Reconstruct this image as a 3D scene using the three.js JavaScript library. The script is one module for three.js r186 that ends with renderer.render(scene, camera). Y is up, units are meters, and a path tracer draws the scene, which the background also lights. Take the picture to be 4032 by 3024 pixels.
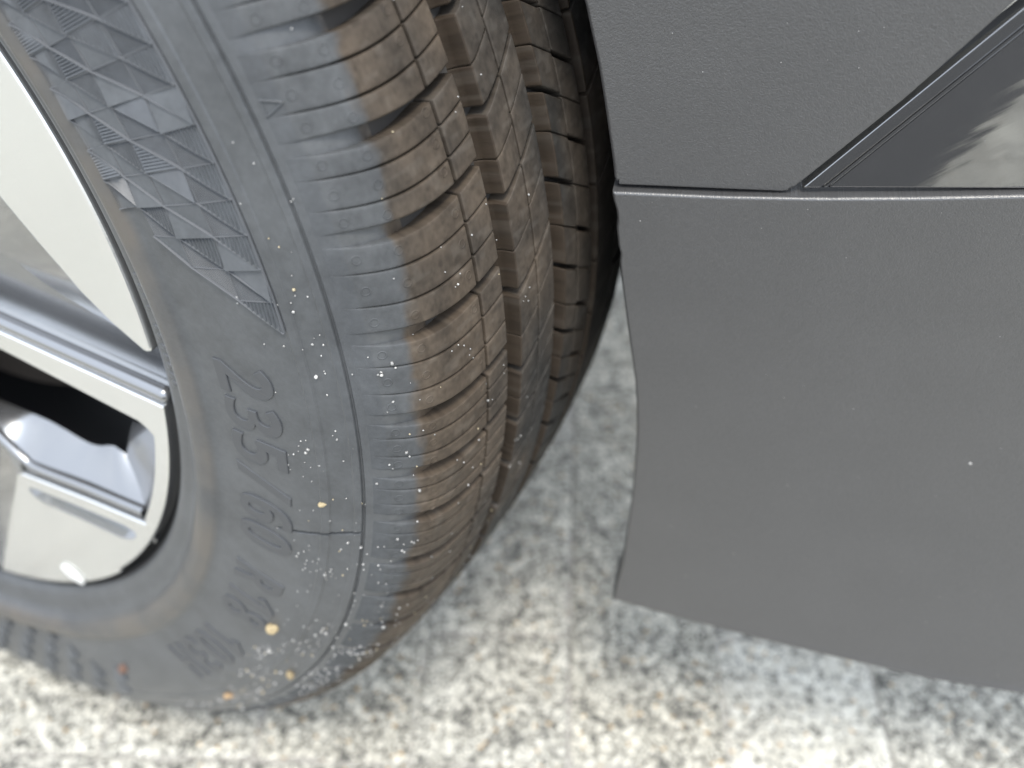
import * as THREE from 'three';
import { mergeGeometries, mergeVertices } from 'three/addons/utils/BufferGeometryUtils.js';
import { RoundedBoxGeometry } from 'three/addons/geometries/RoundedBoxGeometry.js';
import { TextGeometry } from 'three/addons/geometries/TextGeometry.js';
import { FontLoader } from 'three/addons/loaders/FontLoader.js';

// ---------------------------------------------------------------- camera, sky, sun, exposure
const W = 1024, H = 768;
const scene = new THREE.Scene();
const camera = new THREE.PerspectiveCamera(39.383, W / H, 0.02, 400);
camera.position.set(0.4055, 0.6118, 0.4712);
camera.up.set(-0.08964, 0.76527, -0.63744);
camera.lookAt(0.4055 - 0.16145, 0.6118 - 0.64271, 0.4712 - 0.7489);
camera.focus = 0.375;
camera.userData.fStop = 5.8;
const renderer = new THREE.WebGLRenderer({ antialias: true });
renderer.setSize(W, H);
renderer.toneMapping = THREE.LinearToneMapping;
renderer.toneMappingExposure = 1.62;
renderer.shadowMap.enabled = true;

const SUN = new THREE.Vector3(0.16, 0.90, 0.42).normalize();
{
  const w = 512, h = 256, d = new Float32Array(w * h * 4);
  for (let j = 0; j < h; j++) for (let i = 0; i < w; i++) {
    const el = ((j + 0.5) / h - 0.5) * Math.PI, az = ((i + 0.5) / w - 0.5) * 2 * Math.PI;
    const x = Math.cos(el) * Math.cos(az), y = Math.sin(el), z = Math.cos(el) * Math.sin(az);
    const c = Math.max(0, x * SUN.x + y * SUN.y + z * SUN.z);
    const n = 0.5 + 0.22 * Math.sin(5 * x + 3.1 * z + 2 * Math.sin(4 * y + 2 * x)) + 0.16 * Math.sin(11 * z - 7 * x + 3 * Math.sin(6 * x + 4 * y)) + 0.08 * Math.sin(23 * x + 17 * z + 9 * y);
    const cloud = Math.min(1, Math.max(0, n));
    const base = (1.04 + 0.26 * Math.max(0, y)) * (0.86 + 0.26 * cloud) + 1.1 * Math.pow(c, 10);
    const k = (j * w + i) * 4, b = 1 - cloud * 0.6;
    const g = y < 0 ? 0.45 : 1;
    d[k] = base * g * (0.96 - 0.09 * b); d[k + 1] = base * g * (1.0 - 0.02 * b); d[k + 2] = base * g * (1.05 + 0.11 * b); d[k + 3] = 1;
  }
  const t = new THREE.DataTexture(d, w, h, THREE.RGBAFormat, THREE.FloatType);
  t.mapping = THREE.EquirectangularReflectionMapping; t.magFilter = THREE.LinearFilter; t.needsUpdate = true;
  scene.background = t; scene.environment = t;
  scene.backgroundIntensity = 1.0; scene.environmentIntensity = 1.0;
}
const sun = new THREE.DirectionalLight(new THREE.Color(1.0, 0.91, 0.77), 1.65);
sun.position.copy(SUN).multiplyScalar(8); sun.castShadow = true; sun.shadow.radius = 32;
sun.shadow.mapSize.set(2048, 2048);
Object.assign(sun.shadow.camera, { left: -2, right: 2, top: 2, bottom: -2, near: 0.5, far: 20 });
scene.add(sun); scene.add(sun.target);

// ---------------------------------------------------------------- helpers
const R = THREE.MathUtils.degToRad;
function rng(seed) { let a = seed >>> 0; return () => { a = (a + 0x6D2B79F5) >>> 0; let t = a; t = Math.imul(t ^ (t >>> 15), t | 1); t ^= t + Math.imul(t ^ (t >>> 7), t | 61); return ((t ^ (t >>> 14)) >>> 0) / 4294967296; }; }
const hash = (x, y, s = 0) => { let h = Math.imul(x | 0, 374761393) + Math.imul(y | 0, 668265263) + Math.imul(s | 0, 974711); h = Math.imul(h ^ (h >>> 13), 1274126177); return ((h ^ (h >>> 16)) >>> 0) / 4294967296; };
const mod = (a, n) => ((a % n) + n) % n;
// value noise, optionally periodic
function vn(x, y, s = 0, px = 0, py = 0) {
  const xi = Math.floor(x), yi = Math.floor(y); let fx = x - xi, fy = y - yi; fx = fx * fx * (3 - 2 * fx); fy = fy * fy * (3 - 2 * fy);
  const X0 = px ? mod(xi, px) : xi, X1 = px ? mod(xi + 1, px) : xi + 1, Y0 = py ? mod(yi, py) : yi, Y1 = py ? mod(yi + 1, py) : yi + 1;
  const a = hash(X0, Y0, s), b = hash(X1, Y0, s), c = hash(X0, Y1, s), d = hash(X1, Y1, s);
  return a + (b - a) * fx + (c - a) * fy + (a - b - c + d) * fx * fy;
}
const clamp = (v, a = 0, b = 1) => Math.min(b, Math.max(a, v));
const smooth = (a, b, v) => { const t = clamp((v - a) / (b - a)); return t * t * (3 - 2 * t); };
const lerp = (a, b, t) => a + (b - a) * t;
function interp(tab, x) { // piecewise linear [[x, y], ...] rising in x
  if (x <= tab[0][0]) return tab[0][1];
  for (let i = 1; i < tab.length; i++) if (x <= tab[i][0]) return lerp(tab[i - 1][1], tab[i][1], (x - tab[i - 1][0]) / (tab[i][0] - tab[i - 1][0]));
  return tab[tab.length - 1][1];
}
function dataTex(w, h, fn, { srgb = false, repeat = true } = {}) { // fn returns [r,g,b] 0..1 (already in the texture's own encoding)
  const d = new Uint8Array(w * h * 4);
  for (let j = 0; j < h; j++) for (let i = 0; i < w; i++) { const c = fn(i, j), k = (j * w + i) * 4; d[k] = clamp(c[0]) * 255; d[k + 1] = clamp(c[1]) * 255; d[k + 2] = clamp(c[2]) * 255; d[k + 3] = 255; }
  const t = new THREE.DataTexture(d, w, h); t.magFilter = THREE.LinearFilter; t.minFilter = THREE.LinearMipmapLinearFilter; t.generateMipmaps = true;
  t.wrapS = t.wrapT = repeat ? THREE.RepeatWrapping : THREE.ClampToEdgeWrapping;
  if (srgb) t.colorSpace = THREE.SRGBColorSpace; t.needsUpdate = true; return t;
}
const enc = (v) => v <= 0.0031308 ? v * 12.92 : 1.055 * Math.pow(v, 1 / 2.4) - 0.055;
const encc = (c) => [enc(c[0]), enc(c[1]), enc(c[2])];
const used = {};
function numbered(name) { const n = used[name] = (used[name] ?? -1) + 1; return n ? `${name}_${String(n).padStart(3, '0')}` : name; }
function put(parent, name, geo, mat, extra) {
  const m = new THREE.Mesh(geo, mat); m.name = parent === scene ? numbered(name) : name; m.castShadow = m.receiveShadow = true;
  if (extra) Object.assign(m.userData, extra); parent.add(m); return m;
}
function grid(nu, nv, fn, uvfn) { // fn(i,j)->[x,y,z]; nu,nv counts of points
  const p = [], uv = [], ix = [];
  for (let j = 0; j < nv; j++) for (let i = 0; i < nu; i++) { const q = fn(i, j); p.push(q[0], q[1], q[2]); const u = uvfn ? uvfn(i, j, q) : [q[0], q[1]]; uv.push(u[0], u[1]); }
  for (let j = 0; j < nv - 1; j++) for (let i = 0; i < nu - 1; i++) { const a = j * nu + i, b = a + 1, c = a + nu, d = c + 1; ix.push(a, b, d, a, d, c); }
  const g = new THREE.BufferGeometry();
  g.setAttribute('position', new THREE.Float32BufferAttribute(p, 3)); g.setAttribute('uv', new THREE.Float32BufferAttribute(uv, 2)); g.setIndex(ix);
  g.computeVertexNormals(); return g;
}

// ---------------------------------------------------------------- pavement of granite setts
const graniteTex = (seed, pale) => {
  const N = 1024, C = 156; // tile of 0.30 m, grains of about 2 mm
  const pal = [];
  return dataTex(N, N, (i, j) => {
    const x = i / N * C + 0.9 * (vn(i / 9, j / 9, seed + 5) - 0.5), y = j / N * C + 0.9 * (vn(i / 9, j / 9, seed + 6) - 0.5);
    const xi = Math.floor(x), yi = Math.floor(y); let best = 9, bx = 0, by = 0;
    for (let a = -1; a <= 1; a++) for (let b = -1; b <= 1; b++) {
      const cx = mod(xi + a, C), cy = mod(yi + b, C), dx = xi + a + hash(cx, cy, seed) - x, dy = yi + b + hash(cx, cy, seed + 1) - y, d = dx * dx + dy * dy;
      if (d < best) { best = d; bx = cx; by = cy; }
    }
    const big = vn(bx / 2, by / 2, seed + 7, 78, 78) * 0.42 + 0.58 * hash(bx, by, seed + 2), k = hash(bx, by, seed + 3);
    let c;
    const lo = pale ? 0.17 : 0.30, hi = pale ? 0.34 : 0.47;
    if (big < lo) c = [0.11, 0.11, 0.104];
    else if (big < hi) c = [0.26, 0.255, 0.24];
    else if (big < 0.66) c = [0.47, 0.458, 0.42];
    else c = [0.70, 0.685, 0.64];
    if (pale && big >= hi) c = [Math.min(0.77, c[0] * 1.21), Math.min(0.76, c[1] * 1.21), Math.min(0.715, c[2] * 1.20)];
    if (k < 0.012) c = [0.46, 0.30, 0.14];
    const f = (0.86 + 0.28 * vn(i / 5, j / 5, seed + 9)) * (0.92 + 0.16 * vn(i / 160, j / 160, seed + 11, 7, 7)) * (0.90 + 0.20 * vn(i / 64, j / 64, seed + 12, 16, 16));
    return encc([c[0] * f * 1.01, c[1] * f, c[2] * f * 0.95]);
  }, { srgb: true });
};
const graniteBump = dataTex(512, 512, (i, j) => { const v = 0.5 * vn(i / 7, j / 7, 21) + 0.3 * vn(i / 3, j / 3, 22) + 0.2 * vn(i / 20, j / 20, 23); return [v, v, v]; });
const gA = graniteTex(31, false), gB = graniteTex(77, true);
const mSett = [[0.98, 0.98, 0.97], [0.94, 0.94, 0.94], [1.0, 0.99, 0.96], [0.96, 0.96, 0.95]].map((c) => { const m = new THREE.MeshStandardMaterial({ map: gA, bumpMap: graniteBump, bumpScale: 0.0011, roughness: 0.82 }); m.color.setRGB(...c); return m; });
const mPale = new THREE.MeshStandardMaterial({ map: gB, bumpMap: graniteBump, bumpScale: 0.0009, roughness: 0.82 });
const sandTex = dataTex(256, 256, (i, j) => { const v = 0.22 + 0.24 * hash(i >> 1, j >> 1, 4) + 0.1 * vn(i / 12, j / 12, 3); return encc([v, v * 0.95, v * 0.86]); }, { srgb: true });
const mSand = new THREE.MeshStandardMaterial({ map: sandTex, roughness: 1 });
const pavement = put(scene, 'pavement', (() => { const g = new THREE.PlaneGeometry(160, 160); g.rotateX(-Math.PI / 2); const u = g.attributes.uv; for (let i = 0; i < u.count; i++) u.setXY(i, u.getX(i) * 1000, u.getY(i) * 1000); return g; })(), mSand, { kind: 'structure', label: 'granite sett pavement under the car with sand filled joints' });
pavement.position.y = -0.0026;
{
  const P = 0.1, geos = [];
  for (let v = 0; v < 6; v++) { // six worn setts: rounded edges, slightly uneven tops
    const s = 0.0994, n = 15, e = [0, 0.0012, 0.0035, 0.008];
    const co = []; for (const q of e) co.push(-s / 2 + q); for (let k = 1; k < n - 7; k++) co.push(lerp(-s / 2 + 0.008, s / 2 - 0.008, k / (n - 7))); for (const q of [...e].reverse()) co.push(s / 2 - q);
    const m = co.length, R0 = rng(100 + v), tx = (R0() - 0.5) * 0.018, tz = (R0() - 0.5) * 0.018, ou = R0(), ov = R0();
    geos.push(grid(m + 2, m + 2, (i, j) => {
      const ii = clamp(i - 1, 0, m - 1), jj = clamp(j - 1, 0, m - 1); let x = co[ii], z = co[m - 1 - jj];
      const wob = 0.0010 * (vn(z * 60 + 9, v * 7 + (x > 0 ? 3 : 0), 41) - 0.5), wob2 = 0.0010 * (vn(x * 60 + 5, v * 9 + (z > 0 ? 4 : 0), 43) - 0.5);
      const dE = Math.min(s / 2 - Math.abs(x), s / 2 - Math.abs(z));
      let y = -0.0012 + 0.0018 * (vn(x * 90 + v * 11, z * 90, 44) - 0.5) + tx * x + tz * z - 0.0016 * Math.pow(1 - clamp(dE / 0.005), 2.2);
      if (Math.abs(x) > s / 2 - 0.004) x += wob; if (Math.abs(z) > s / 2 - 0.004) z += wob2;
      if (i === 0 || j === 0 || i === m + 1 || j === m + 1) y = -0.03;
      return [x, Math.min(y, -0.0001), z];
    }, (i, j, q) => [q[0] / 0.3 + ou, q[2] / 0.3 + ov]));
  }
  const R1 = rng(5), base = new THREE.Group(), rot = -R(7.5), far = [];
  const ox = 0.4955, oz = 0.048; // centre of the pale sett
  for (let a = -62; a <= 62; a++) for (let b = -62; b <= 62; b++) {
    const ja = (R1() - 0.5) * 0.001, jb = (R1() - 0.5) * 0.001, g = Math.floor(R1() * 6), q = Math.floor(R1() * 4), mi = Math.floor(R1() * 4);
    const lx = a * P + (mod(b, 2) ? 0.0 : 0) + ja, lz = b * P + jb;
    const x = ox + lx * Math.cos(rot) - lz * Math.sin(rot) * 1, z = oz + lx * Math.sin(rot) + lz * Math.cos(rot);
    const near = Math.abs(x - 0.25) < 0.62 && Math.abs(z - 0.0) < 0.62;
    const mat = new THREE.Matrix4().makeRotationY(-rot + q * Math.PI / 2).setPosition(x, 0, z);
    if (near) {
      const pale = a === 0 && (b === 0 || b === 1);
      const s = put(pavement, 'granite_sett', geos[g], pale ? mPale : mSett[mi]);
      s.matrixAutoUpdate = true; s.rotation.y = -rot + q * Math.PI / 2; s.position.set(x, 0.0026, z);
      if (pale) s.userData.label = 'pale whitish granite sett';
    } else if (Math.hypot(x, z) < 6) far.push([mat, g]);
  }
  const im = new THREE.InstancedMesh(geos[0], mSett[0], far.length); im.name = 'granite_setts'; im.userData.kind = 'stuff';
  far.forEach(([m, g], k) => { m.elements[13] = 0.0026; im.setMatrixAt(k, m); const t = 0.82 + 0.22 * hash(k, g, 3); im.setColorAt(k, new THREE.Color(t, t, t * 0.98)); });
  im.receiveShadow = true; pavement.add(im);
}

{
  const sh = new THREE.Shape([[0.12, 0.58], [0.50, 0.595], [0.646, 0.868], [0.79, 1.137], [1.15, 1.80], [0.12, 1.80]].map(([x, z]) => new THREE.Vector2(x, -z)));
  const g = new THREE.ExtrudeGeometry(sh, { depth: 0.006, bevelEnabled: false }); g.rotateX(-Math.PI / 2);
  const t = dataTex(256, 256, (i, j) => { const v = 0.018 + 0.05 * hash(i >> 1, j >> 1, 14) * vn(i / 6, j / 6, 15); return encc([v, v, v * 1.02]); }, { srgb: true }); t.repeat.set(6, 6);
  put(scene, 'added_dark_patch', g, new THREE.MeshStandardMaterial({ map: t, roughness: 0.9 }), { kind: 'structure', label: 'unseen dark patch added on the pavement for the trim to mirror' });  // added out of view, gives the trim its dark mirrored area
}
// ---------------------------------------------------------------- the car: one thing
const car = new THREE.Group(); car.name = 'parked_car'; scene.add(car);
Object.assign(car.userData, { label: 'dark grey car with its dusty front wheel turned beside textured plastic bumper cladding', category: 'car' });
const YC = 0.3615, STEER = -0.3;

// ------ tyre section: smooth profile (z outwards, r), arc length s
const ctrl = [[0.1035, 0.2435], [0.1085, 0.2462], [0.1110, 0.2500], [0.1125, 0.2558], [0.1148, 0.2592], [0.1182, 0.2622], [0.1204, 0.2668], [0.1200, 0.2718], [0.1184, 0.2752], [0.1180, 0.2800], [0.1182, 0.2950], [0.1168, 0.3150], [0.1135, 0.3290], [0.1100, 0.3386], [0.1060, 0.3465], [0.1005, 0.3530], [0.0935, 0.3583], [0.0850, 0.3618], [0.0750, 0.3640]];
for (let k = 0; k <= 24; k++) { const z = lerp(0.066, -0.066, k / 24); ctrl.push([z, 0.3695 - 0.0055 * (z / 0.075) ** 2]); }
for (const [z, r] of [[0.0750, 0.3640], [0.0850, 0.3618], [0.0935, 0.3583], [0.1005, 0.3530], [0.1060, 0.3465], [0.1100, 0.3386], [0.1135, 0.3290], [0.1180, 0.2800], [0.1150, 0.2592], [0.1035, 0.2435]]) ctrl.push([-z, r]);
const prof = [];
{
  const P = [[2 * ctrl[0][0] - ctrl[1][0], 2 * ctrl[0][1] - ctrl[1][1]], ...ctrl, ctrl[ctrl.length - 1]];
  for (let i = 1; i < P.length - 2; i++) for (let k = 0; k < 14; k++) {
    const t = k / 14, f = (m) => 0.5 * (2 * P[i][m] + (P[i + 1][m] - P[i - 1][m]) * t + (2 * P[i - 1][m] - 5 * P[i][m] + 4 * P[i + 1][m] - P[i + 2][m]) * t * t + (3 * P[i][m] - P[i - 1][m] - 3 * P[i + 1][m] + P[i + 2][m]) * t ** 3);
    prof.push([f(0), f(1), 0]);
  }
  prof.push([...ctrl[ctrl.length - 1], 0]);
  for (let i = 1; i < prof.length; i++) prof[i][2] = prof[i - 1][2] + Math.hypot(prof[i][0] - prof[i - 1][0], prof[i][1] - prof[i - 1][1]);
}
const SL = prof[prof.length - 1][2];
function atS(s) { // {z, r, nz, nr}
  let lo = 0, hi = prof.length - 1; while (hi - lo > 1) { const m = (lo + hi) >> 1; if (prof[m][2] <= s) lo = m; else hi = m; }
  const a = prof[lo], b = prof[hi], t = clamp((s - a[2]) / (b[2] - a[2])), l = Math.hypot(b[0] - a[0], b[1] - a[1]);
  const p = prof[Math.max(0, lo - 2)], q = prof[Math.min(prof.length - 1, hi + 2)], L = Math.hypot(q[0] - p[0], q[1] - p[1]);
  return { z: lerp(a[0], b[0], t), r: lerp(a[1], b[1], t), nz: (q[1] - p[1]) / L, nr: -(q[0] - p[0]) / L };
}
const iTop = prof.findIndex((q) => q[1] > 0.3385);
const sOfR = (r) => { for (let i = 1; i < prof.length; i++) if (prof[i][1] >= r) return lerp(prof[i - 1][2], prof[i][2], (r - prof[i - 1][1]) / (prof[i][1] - prof[i - 1][1])); return 0; };
const sOfZ = (z) => { for (let i = iTop; i < prof.length; i++) if (prof[i][0] <= z) return lerp(prof[i - 1][2], prof[i][2], (z - prof[i - 1][0]) / (prof[i][0] - prof[i - 1][0])); return SL; };
function surf(th, s, h) { // th in degrees; a point on the tyre h metres proud of the smooth surface
  const q = atS(s), r = q.r + q.nr * h, z = q.z + q.nz * h, t = R(th);
  return [r * Math.cos(t), Math.max(r * Math.sin(t), -YC + 0.0004), z];
}
const uvT = (th, s) => [(mod(th + 75, 360)) / 135, s / SL];

// depth of the tread grooves below the surface, and the moulded steps of the sidewall
const grooveDepth = (z) => z > 0 ? interp([[0.066, 0.0084], [0.088, 0.0056], [0.096, 0.0032], [0.103, 0.0012], [0.1085, 0.0]], z) : interp([[-0.1085, 0], [-0.1, 0.002], [-0.088, 0.0056], [-0.072, 0.0074]], z);
const sideStep = (r) => interp([[0.3222, 0], [0.3226, 0.0004], [0.3258, 0.0004], [0.3262, -0.0002], [0.3349, -0.0002], [0.3353, 0.0003], [0.3379, 0.0003], [0.3382, -0.0010], [0.3389, -0.0010], [0.3392, 0.0]], r);

// ------ rubber texture: unrolled tyre, u along 135 degrees, v across the section
const TW = 2048, TH = 1024;
const zAt = [], rAt = []; for (let j = 0; j < TH; j++) { const q = atS((j + 0.5) / TH * SL); zAt.push(q.z); rAt.push(q.r); }
const brownEdge = (th) => interp([[-50, 0.103], [-8, 0.0985], [2.8, 0.0963], [11, 0.092], [18, 0.0885], [60, 0.086]], th);
const rubberTex = dataTex(TW, TH, (i, j) => {
  const th = i / TW * 135 - 75, z = zAt[j], r = rAt[j], mx = i * 0.33, my = j * SL / TH * 1000; // mm
  const f1 = vn(mx / 3.2, my / 3.2, 1), f2 = vn(mx / 9, my / 11, 2), f3 = vn(mx / 1.1, my / 1.1, 3), f4 = vn(mx / 30, my / 22, 4), st = vn(mx / 1.6, my / 9, 5);
  let c;
  const side = j < TH / 2 && r < 0.3475;
  if (side || Math.abs(z) > 0.106) {
    const k = 0.084 + 0.014 * (f2 - 0.5) + 0.012 * (f1 - 0.5) + 0.018 * (f4 - 0.5) + 0.012 * (f3 - 0.5);
    c = [k * 0.97, k * 1.02, k * 1.07];
    // brownish tone on the rim protector ridge
    const rid = smooth(0.2585, 0.263, r) * (1 - smooth(0.2715, 0.2755, r)) * clamp(0.55 + 1.0 * (f4 - 0.4) + 0.5 * (f2 - 0.5));
    c = c.map((v, m) => lerp(v, [0.120, 0.106, 0.090][m], 0.8 * rid));
  } else {
    const e = brownEdge(th) + 0.0026 * (f1 - 0.5) + 0.0022 * (f2 - 0.5);
    const inT = 1 - smooth(e - 0.0024, e + 0.0022, z);
    const k = 0.086 + 0.022 * (f2 - 0.5) + 0.022 * (f1 - 0.5) + 0.014 * (f3 - 0.5) + 0.022 * (f4 - 0.5);
    const grey = [k * 0.98, k * 1.02, k * 1.05];
    const dusty = (z > 0.0622 ? 0.85 : z > 0.0485 ? 0.55 : 0.3), bn = 0.92 + 0.28 * (f2 - 0.5) + 0.26 * (f1 - 0.5) + 0.30 * (f3 - 0.5) + 0.14 * (st - 0.5);
    const br = [0.092 * bn, 0.071 * bn, 0.052 * bn], gr = [0.041 * bn, 0.038 * bn, 0.034 * bn];
    const mot = clamp(dusty + 0.9 * (f4 - 0.5) + 0.35 * (f2 - 0.5));
    let tr = br.map((v, m) => lerp(gr[m], v, mot));
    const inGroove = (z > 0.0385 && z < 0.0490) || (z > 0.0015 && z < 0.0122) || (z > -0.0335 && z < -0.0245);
    if (inGroove) { const w = 0.28, b2 = 0.9 + 0.2 * (f2 - 0.5) + 0.2 * (f3 - 0.5); tr = [0.165 * b2 * w, 0.122 * b2 * w, 0.086 * b2 * w]; }  // brown dust tone, darkened to put the groove shade into the colour
    const pale = smooth(0.62, 0.9, vn(mx / 2.2, my / 4.5, 9)) * 0.22; tr = tr.map((v, m) => v + pale * [0.08, 0.076, 0.068][m]);
    const dark = smooth(0.66, 0.95, vn(mx / 2.6, my / 2.6, 10)) * 0.22; tr = tr.map((v) => v * (1 - dark));
    c = grey.map((v, m) => lerp(v, tr[m], inT));
  }
  return encc(c);
}, { srgb: true });
const rubberBump = dataTex(512, 512, (i, j) => { const v = 0.6 * vn(i / 4, j / 4, 51, 128, 128) + 0.4 * vn(i / 2, j / 2, 52, 256, 256); return [v, v, v]; });
rubberBump.repeat.set(14, 7);
const mRubber = new THREE.MeshPhysicalMaterial({ map: rubberTex, bumpMap: rubberBump, bumpScale: 0.00006, roughness: 0.66, specularIntensity: 0.5 });
const mFacet = new THREE.MeshPhysicalMaterial({ map: rubberTex, color: new THREE.Color().setRGB(1.18, 1.2, 1.23), roughness: 0.40, specularIntensity: 1.0 });
const mRubberSide = new THREE.MeshPhysicalMaterial({ map: rubberTex, bumpMap: rubberBump, bumpScale: 0.00004, roughness: 0.33, specularIntensity: 1.0 });
const mLetter = new THREE.MeshPhysicalMaterial({ color: new THREE.Color().setRGB(0.066, 0.069, 0.074), roughness: 0.38, specularIntensity: 1.0 });

// ------ carcass
const ths = []; for (let t = -75; t < 285; t += (t > -14.2 && t < -10) ? 0.04 : (t < 45 ? 0.4 : 0.8)) ths.push(t); ths.push(285);
const ss = []; { let s = 0; while (s < SL) { ss.push(s); const r = atS(s).r, z = atS(s).z; const fine = z > 0 && ((r > 0.3215 && r < 0.3268) || (r > 0.3342 && r < 0.3398)); s += fine ? 0.00022 : (z > 0.07 ? 0.0009 : 0.0022); } ss.push(SL); }
const carcass = (S) => grid(S.length, ths.length, (i, j) => {
  const s = S[i], q = atS(s), th = ths[j]; let h = 0;
  if (Math.abs(q.z) < 0.1085 && q.r > 0.338) h = -grooveDepth(q.z);
  if (q.z > 0.1 && q.r < 0.345) h += sideStep(q.r);
  if (q.z > 0.1 && q.r > 0.303 && q.r < 0.3381) { const tl = lerp(-13.4, -10.75, (q.r - 0.3037) / (0.338 - 0.3037)); if (Math.abs(th - tl) < 0.11) h -= 0.0020; }
  return surf(th, s, h);
}, (i, j) => uvT(ths[j], S[i]));
const sCut = sOfZ(0.086), kCut = ss.findIndex((v) => v > sCut);
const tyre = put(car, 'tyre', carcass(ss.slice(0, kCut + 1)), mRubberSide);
put(tyre, 'tread_base', carcass(ss.slice(kCut)), new THREE.MeshPhysicalMaterial({ color: new THREE.Color().setRGB(0.054, 0.050, 0.046), roughness: 0.6, specularIntensity: 0.5 }));  // bare rubber floor, its colour darkened to paint in groove shade
tyre.position.set(0, YC, 0); tyre.rotation.y = STEER;
tyre.userData.label = 'black tyre with brown dusty tread and geometric pattern on its sidewall';

// ------ tread blocks: curvilinear patches standing on the carcass
function patch(zA, zB, lo, hi, { nz = 10, nt = 6, bev = 0.0006, flA = 0.0006, flB = 0.0006, flL = 0.0004, endB = false } = {}) {
  // rows run across z, columns along the circumference; two outer rings make the rounded edge and the wall
  const zs = [zA, zA, zA + bev]; for (let k = 1; k < nz; k++) zs.push(lerp(zA + bev, zB - (endB ? 0 : bev), k / nz)); if (endB) zs.push(zB); else zs.push(zB - bev, zB, zB, zB, zB);
  const nzT = zs.length, cols = nt + 1 + 4;
  return grid(cols, nzT, (i, j) => {
    let z = zs[j], h = 0; const q0 = grooveDepth(z);
    let t0 = lo(z), t1 = hi(z); const rdeg = 57.2958 / 0.365;
    const bv = Math.min(bev, q0 * 0.6) * rdeg, fl = flL * rdeg * (q0 / 0.0074);
    let t;
    if (i === 0) { t = t0 - fl; h = -q0 - 0.0003; } else if (i === 1) { t = t0; h = -bv / rdeg * 0.55; } else if (i === cols - 2) { t = t1; h = -bv / rdeg * 0.55; } else if (i === cols - 1) { t = t1 + fl; h = -q0 - 0.0003; }
    else t = lerp(t0 + bv, t1 - bv, (i - 2) / nt);
    if (j === 0) { z = zA - flA; h = -grooveDepth(z) - 0.0003; } else if (j === 1) h = Math.min(h, -bev * 0.55);
    if (!endB) { const m = nzT - 1 - j; if (m < 3) { z = zB + flB * [1.5, 0.62, 0.24][m]; h = Math.min(h, -grooveDepth(z) * [1, 0.86, 0.55][m] - (m ? 0 : 0.0003)); } else if (m === 3) h = Math.min(h, -bev * 0.55); }
    return [t, sOfZ(z), h];
  }, () => [0, 0]);
}
function wrap(g) { // (theta, s, h) -> tyre, then normals and uv
  const p = g.attributes.position, uv = g.attributes.uv;
  for (let i = 0; i < p.count; i++) { const t = p.getX(i), s = p.getY(i); const q = surf(t, s, p.getZ(i)); const u = uvT(t, s); p.setXYZ(i, ...q); uv.setXY(i, ...u); }
  g.computeVertexNormals(); return g;
}
const LAT = [26.9, 21.6, 16.2, 11.05, 4.85, -1.05, -5.55, -9.8, -14.55, -18.85, -23.2];
for (let k = 0; k < 6; k++) LAT.unshift(LAT[0] + 5.4);
while (LAT[LAT.length - 1] > -72) LAT.push(LAT[LAT.length - 1] - 4.7);
const curve = (z) => { const m = z * 1000 - 77; return m > 0 ? 0.00083 * m * m : 0.00088 * m * m; };
const halfLat = (z) => interp([[0.045, 0.27], [0.07, 0.38], [0.081, 0.46], [0.093, 0.50], [0.102, 0.46], [0.1085, 0.38]], z);
const halfSipe = (z) => interp([[0.05, 0.05], [0.088, 0.065], [0.094, 0.035], [0.104, 0.022], [0.106, 0.0]], z);
const hookF = (z) => interp([[0.010, 3.15], [0.0147, 2.5], [0.0225, 1.56], [0.029, 0.85], [0.0356, 0.22], [0.0395, 0.03], [0.043, 0]], z);
const halfHook = (z) => interp([[0.012, 0.17], [0.025, 0.15], [0.034, 0.25], [0.042, 0.33]], z);
const dotGeo = (th, z) => { // a vent mark: low ring with a dimple
  const g = new THREE.TorusGeometry(0.00155, 0.00026, 6, 18), p = g.attributes.position; const s0 = sOfZ(z);
  for (let i = 0; i < p.count; i++) p.setXYZ(i, th + p.getX(i) / 0.36 * 57.3, s0 + p.getY(i), p.getZ(i) - 0.00004);
  const g2 = wrap(g); return g2;
};
const joined = (list) => mergeGeometries(list.map((g) => { const h = g.index ? g.toNonIndexed() : g; return h; }), false);
const rest = [];
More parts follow.
